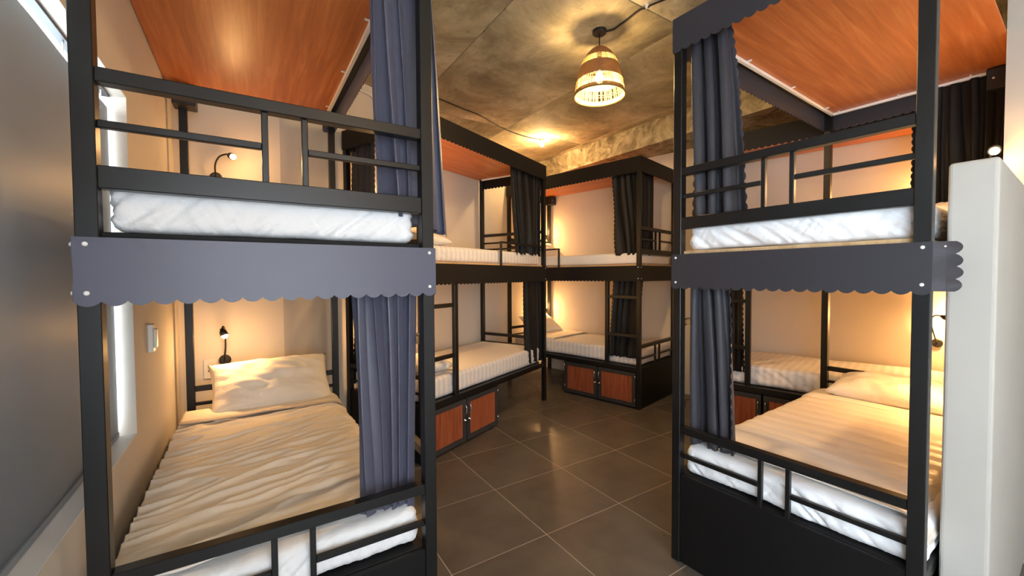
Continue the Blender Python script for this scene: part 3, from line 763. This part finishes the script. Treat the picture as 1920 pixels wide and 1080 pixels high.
# ------------------------------------------------------------------ lamps
def point(name, loc, power, col, rad=0.03):
    l = bpy.data.lights.new(name, 'POINT'); l.energy = power; l.color = col; l.shadow_soft_size = rad
    o = bpy.data.objects.new(name, l); C.objects.link(o); o.location = loc; return o
WARM = (1.0, 0.52, 0.18)
def spot(name, loc, aim, power, col, rad=0.02, size=140):
    l = bpy.data.lights.new(name, 'SPOT'); l.energy = power; l.color = col; l.shadow_soft_size = rad
    l.spot_size = R(size); l.spot_blend = 0.9
    o = bpy.data.objects.new(name, l); C.objects.link(o); o.location = loc
    o.rotation_euler = Vector(aim).to_track_quat('-Z', 'Y').to_euler(); return o
def wall_lamp(base, nrm, pts, aim, label, power, spill=0.95):
    """base: world point on a wall, nrm: outward wall normal, pts: gooseneck control points (world), aim: where the head points"""
    base = Vector(base); nrm = Vector(nrm).normalized(); aim = Vector(aim).normalized()
    root = empty('wall_lamp', Matrix.Translation(base))
    loc = lambda p: Vector(p) - base
    MB().tube([(0, 0, 0) , nrm * 0.004, nrm * 0.020, nrm * 0.024], [0.036, 0.038, 0.038, 0.030], 20).build('wall_plate', M['black_plastic'], root, False)
    path = spline([nrm * 0.02] + [loc(p) for p in pts], 30)
    MB().tube(path, 0.0055, 8).build('gooseneck', M['black_plastic'], root, True)
    e = path[-1]
    MB().tube([e - aim * 0.008, e + aim * 0.004, e + aim * 0.014, e + aim * 0.042], [0.010, 0.014, 0.021, 0.025], 16).build('lamp_head', M['black_plastic'], root, True)
    b = MB()
    c = e + aim * 0.046
    for i in range(7):
        pass
    me = bmesh.new(); bmesh.ops.create_uvsphere(me, u_segments=14, v_segments=8, radius=0.019)
    md = bpy.data.meshes.new('bulb'); me.to_mesh(md); me.free(); md.materials.append(M['bulb_lamp'])
    bo = bpy.data.objects.new('bulb', md); C.objects.link(bo); bo.parent = root; bo.location = c
    for p in md.polygons: p.use_smooth = True
    spot('lamp_light', base + e + aim * 0.075, aim, power, WARM, 0.02)
    point('lamp_spill', base + e + aim * 0.085, power * spill, WARM, 0.03)
    tag(root, label, 'lamp', 'gooseneck reading lamps')
    return root
def v3(p, z): return Vector((p.x, p.y, z))
nA = Vector((-A_2.x, -A_2.y, 0)); nE = Vector((-E_2.x, -E_2.y, 0)); nD = Vector((-D_2.x, -D_2.y, 0))
PL = 6.0
wall_lamp(v3(Ap(0.75, AH), 0.885), nA, [v3(Ap(0.752, AH - 0.05), 0.90), v3(Ap(0.740, AH - 0.13), 1.00), v3(Ap(0.738, AH - 0.22), 1.12), v3(Ap(0.744, AH - 0.29), 1.162), v3(Ap(0.750, AH - 0.32), 1.145)], (nA.x * 0.15 - A_1.x * 0.35, nA.y * 0.15 - A_1.y * 0.35, -1), 'black gooseneck lamp shining on the pillow of the lower bunk by the window', PL, 0.42)
wall_lamp(v3(Ap(0.775, AH), 2.235), nA, [v3(Ap(0.775, AH - 0.05), 2.24), v3(Ap(0.775, AH - 0.09), 2.31), v3(Ap(0.75, AH - 0.11), 2.365), v3(Ap(0.71, AH - 0.13), 2.385), v3(Ap(0.69, AH - 0.15), 2.378)], (nA.x * 0.7 + A_1.x * -0.5, nA.y * 0.7 + A_1.y * -0.5, -0.35), 'black gooseneck lamp lit at the head of the upper bunk by the window', PL, 0.30)
DW_ = W + gw
wall_lamp(v3(Cp(1.669, DW_), 0.887), nD, [v3(Cp(1.66, DW_ - 0.05), 0.91), v3(Cp(1.64, DW_ - 0.08), 1.00), v3(Cp(1.625, DW_ - 0.09), 1.09), v3(Cp(1.65, DW_ - 0.10), 1.135), v3(Cp(1.69, DW_ - 0.12), 1.132)], (C_1.x * 0.8 + nD.x * 0.2, C_1.y * 0.8 + nD.y * 0.2, -0.35), 'black gooseneck lamp curving over the lower bunk of the crosswise bed', PL * 2, 1.3)
wall_lamp(v3(Cp(1.75, DW_), 2.18), nD, [v3(Cp(1.75, DW_ - 0.05), 2.2), v3(Cp(1.74, DW_ - 0.09), 2.3), v3(Cp(1.73, DW_ - 0.13), 2.33), v3(Cp(1.71, DW_ - 0.17), 2.30)], (nD.x * 0.4, nD.y * 0.4, -1), 'black gooseneck lamp over the upper bunk of the crosswise bed', PL * 1.7, 0.9)
# on the end wall beside the right bed
nS = Vector((-B_1.x, -B_1.y, 0))
wall_lamp(v3(Bp(0.976, 1.50), 2.03), nS, [v3(Bp(0.945, 1.49), 2.05), v3(Bp(0.93, 1.46), 2.10), v3(Bp(0.935, 1.42), 2.145), v3(Bp(0.95, 1.37), 2.15)], (B_1.x * 0.1 - B_2.x * 0.8, B_1.y * 0.1 - B_2.y * 0.8, -0.55), 'lit lamp glowing above the white divider wall', PL * 0.8)
wall_lamp(v3(Bp(0.976, 1.50), 0.95), nS, [v3(Bp(0.945, 1.49), 0.97), v3(Bp(0.90, 1.50), 1.05), v3(Bp(0.86, 1.52), 1.09), v3(Bp(0.83, 1.53), 1.08)], (nS.x * 0.4, nS.y * 0.4, -1), 'black gooseneck lamp over the pillow behind the white divider wall', PL)
# heads of the rear beds
for z_, lb in ((0.93, 'lower bunk'), (2.12, 'upper bunk')):
    wall_lamp(v3(Dp(2.10, DW_), z_), nD, [v3(Dp(2.10, DW_ - 0.05), z_ + 0.02), v3(Dp(2.09, DW_ - 0.09), z_ + 0.12), v3(Dp(2.09, DW_ - 0.13), z_ + 0.17), v3(Dp(2.09, DW_ - 0.17), z_ + 0.15)], (nD.x * 0.2 - D_1.x * 0.5, nD.y * 0.2 - D_1.y * 0.5, -1), 'black gooseneck lamp in the corner at the head of the rear right bed, %s' % lb, PL)
wall_lamp(v3(Ep(1.70, DW_), 0.93), nE, [v3(Ep(1.70, DW_ - 0.05), 0.95), v3(Ep(1.70, DW_ - 0.09), 1.05), v3(Ep(1.69, DW_ - 0.13), 1.13), v3(Ep(1.68, DW_ - 0.17), 1.11)], (nE.x * 0.4, nE.y * 0.4, -1), 'black gooseneck lamp over the lower bunk of the rear left bed', PL)
wall_lamp(v3(Ep(1.60, DW_), 2.10), nE, [v3(Ep(1.60, DW_ - 0.05), 2.12), v3(Ep(1.60, DW_ - 0.09), 2.2), v3(Ep(1.59, DW_ - 0.13), 2.28), v3(Ep(1.58, DW_ - 0.17), 2.26)], (nE.x * 0.4, nE.y * 0.4, -1), 'black gooseneck lamp over the upper bunk of the rear left bed', PL)

# pendant with woven bell shade
px, py = 0.665, 3.135
pr = empty('pendant_lamp', Matrix.Translation((px, py, ZC)))
zz = lambda z: z - ZC
MB().lathe([(0.001, 0), (0.052, 0), (0.052, -0.022), (0.046, -0.028), (0.001, -0.028)], n=28).build('ceiling_rose', M['black_plastic'], pr, False)
MB().tube([(0, 0, -0.026), (0, 0, zz(3.205))], 0.004, 8).build('cord', M['black_plastic'], pr, True)
prof = [(3.212, 0.012), (3.205, 0.030), (3.185, 0.062), (3.15, 0.096), (3.11, 0.120), (3.06, 0.142), (2.95, 0.172), (2.875, 0.184), (2.845, 0.188)]
def rad(z):
    for (z1, r1), (z2, r2) in zip(prof, prof[1:]):
        if z2 <= z <= z1: return r1 + (r2 - r1) * (z1 - z) / (z1 - z2)
    return prof[-1][1]
def band(za, zb, name, mat, off, n=10):
    zs = [za + (zb - za) * i / n for i in range(n + 1)]
    pts = [(rad(z) + off, zz(z)) for z in zs] + [(rad(z) + off - 0.003, zz(z)) for z in reversed(zs)]
    return MB().lathe(pts, n=48, close=True).build(name, mat, pr, True)
for za, zb in ((3.212, 3.11), (3.06, 2.95), (2.875, 2.845)):
    band(za, zb, 'rattan_band', M['rattan'], 0)
    band(za, zb, 'straw_lining', M['straw'], -0.004)
for za, zb in ((3.112, 3.058), (2.952, 2.873)):
    mb = MB(); n = 110
    for i in range(n):
        if random.random() < 0.10: continue
        a = 2 * PI * (i + random.uniform(-.25, .25)) / n
        r1, r2 = rad(za) - 0.002, rad(zb) - 0.002
        a2 = a + random.uniform(-.02, .02)
        mb.tube([(r1 * math.cos(a), r1 * math.sin(a), zz(za)), (r2 * math.cos(a2), r2 * math.sin(a2), zz(zb))], 0.0026, 4)
    for z in (za * 0.62 + zb * 0.38, za * 0.4 + zb * 0.6):
        mb.tube([((rad(z) + 0.001) * math.cos(2 * PI * k / 40), (rad(z) + 0.001) * math.sin(2 * PI * k / 40), zz(z) + random.uniform(-.003, .003)) for k in range(41)], 0.0016, 4)
    o = mb.build('straw_stakes', M['straw'], pr); o['kind'] = 'stuff'
MB().lathe([(0.190, zz(2.852)), (0.192, zz(2.846)), (0.188, zz(2.840)), (0.184, zz(2.846))], n=48, close=True).build('rim', M['straw'], pr, True)
MB().tube([(0, 0, zz(3.20)), (0, 0, zz(3.06)), (0, 0, zz(3.035))], [0.018, 0.018, 0.014], 14).build('bulb_holder', M['black_plastic'], pr, True)
MB().lathe([(0.002, zz(3.04)), (0.013, zz(3.036)), (0.022, zz(3.01)), (0.031, zz(2.985)), (0.030, zz(2.962)), (0.018, zz(2.945)), (0.001, zz(2.94))], n=18).build('bulb', M['bulb_pendant'], pr, True)
point('pendant_light', (px, py, 2.93), 52, (1.0, 0.64, 0.28), 0.07)
# added warm fill light behind the camera, without any fitting
point('added_warm_fill', (Ap(-0.3, -2.9).x, Ap(-0.3, -2.9).y, 2.95), 16, (1.0, 0.60, 0.26), 0.10)
tag(pr, 'woven bell-shaped pendant lamp with straw bands hanging from the concrete ceiling', 'lamp')

# bare bulb at the rear of the ceiling
br_ = empty('ceiling_bulb', Matrix.Translation((0.413, 5.58, ZC)))
MB().tube([(0, 0, 0), (0, 0, -0.03)], 0.022, 14).build('bulb_holder', M['white_plastic'], br_, True)
MB().lathe([(0.002, -0.028), (0.018, -0.034), (0.030, -0.055), (0.032, -0.075), (0.020, -0.096), (0.001, -0.103)], n=18).build('bulb', M['bulb_ceiling'], br_, True)
point('ceiling_bulb_light', (0.413, 5.58, ZC - 0.14), 17, (1.0, 0.64, 0.28), 0.04)
tag(br_, 'small bare bulb glowing on the concrete ceiling near the beam', 'light')

# cables on the ceiling
def cable(pts, r, label):
    o = MB().tube(spline([(p[0], p[1], ZC - p[2]) for p in pts], 40), r, 6).build('cable', M['black_plastic'], None, True)
    return tag(o, label, 'cable')
cb = cable([(0.715, 3.125, 0.012), (0.765, 3.10, 0.012), (0.80, 3.04, 0.012), (0.835, 2.99, 0.012), (0.89, 2.885, 0.012), (0.93, 2.84, 0.02), (1.00, 2.79, 0.012), (1.5, 2.45, 0.012)], 0.007, 'black cable running from the pendant rose across the concrete ceiling')
o = MB().tube([(0.925, 2.845, ZC), (0.925, 2.845, ZC - 0.02), (0.925, 2.845, ZC - 0.026)], [0.012, 0.012, 0.007], 10).build('cable_clip', M['white_plastic'], cb)
cable([(-0.95, 4.05, 0.008), (-0.725, 4.304, 0.008), (-0.533, 4.536, 0.008), (-0.351, 4.731, 0.010), (-0.119, 5.12, 0.008), (0.115, 5.392, 0.008), (0.321, 5.55, 0.008), (0.40, 5.58, 0.012)], 0.006, 'thin black cable running along the ceiling to the bare bulb')
# white conduit on the rear left wall
pts = [v3(Ep(a, W + gw - 0.014), z) for a, z in ((2.05, 3.235), (1.85, 3.245), (1.76, 3.245), (1.70, 3.225), (1.672, 3.17), (1.664, 3.08), (1.662, 2.86))]
o = MB().tube(spline(pts, 36), 0.012, 10).build('conduit', M['white_plastic'], None, True)
tag(o, 'white conduit pipe bending down the rear left wall under the ceiling', 'pipe')

# switch holder on the window wall, outlet behind the first bed
sw = empty('remote_holder', A_root @ Matrix.Translation((-AW, 1.235, 1.13)))
bevel(MB().box(0, 0.022, -0.03, 0.03, 0.0, 0.14).build('holder_body', M['white_plastic'], sw), 0.005, 2)
bevel(MB().box(0.022, 0.034, -0.022, 0.022, 0.02, 0.115).build('remote', M['white_track'], sw), 0.004, 2)
tag(sw, 'white remote holder on the window wall above the lower bunk', 'switch')
ot = empty('power_outlet', A_root @ Matrix.Translation((-0.84, AH, 0.755)))
bevel(MB().box(-0.04, 0.04, -0.012, 0, 0.0, 0.14).build('cover_plate', M['white_plastic'], ot), 0.004, 2)
for sx in (-0.014, 0.008):
    for z in (0.05, 0.085):
        MB().box(sx, sx + 0.006, -0.0135, -0.011, z, z + 0.016).build('socket_slot', M['socket_dark'], ot)
tag(ot, 'white power outlet beside the pillow on the wall by the window', 'outlet')
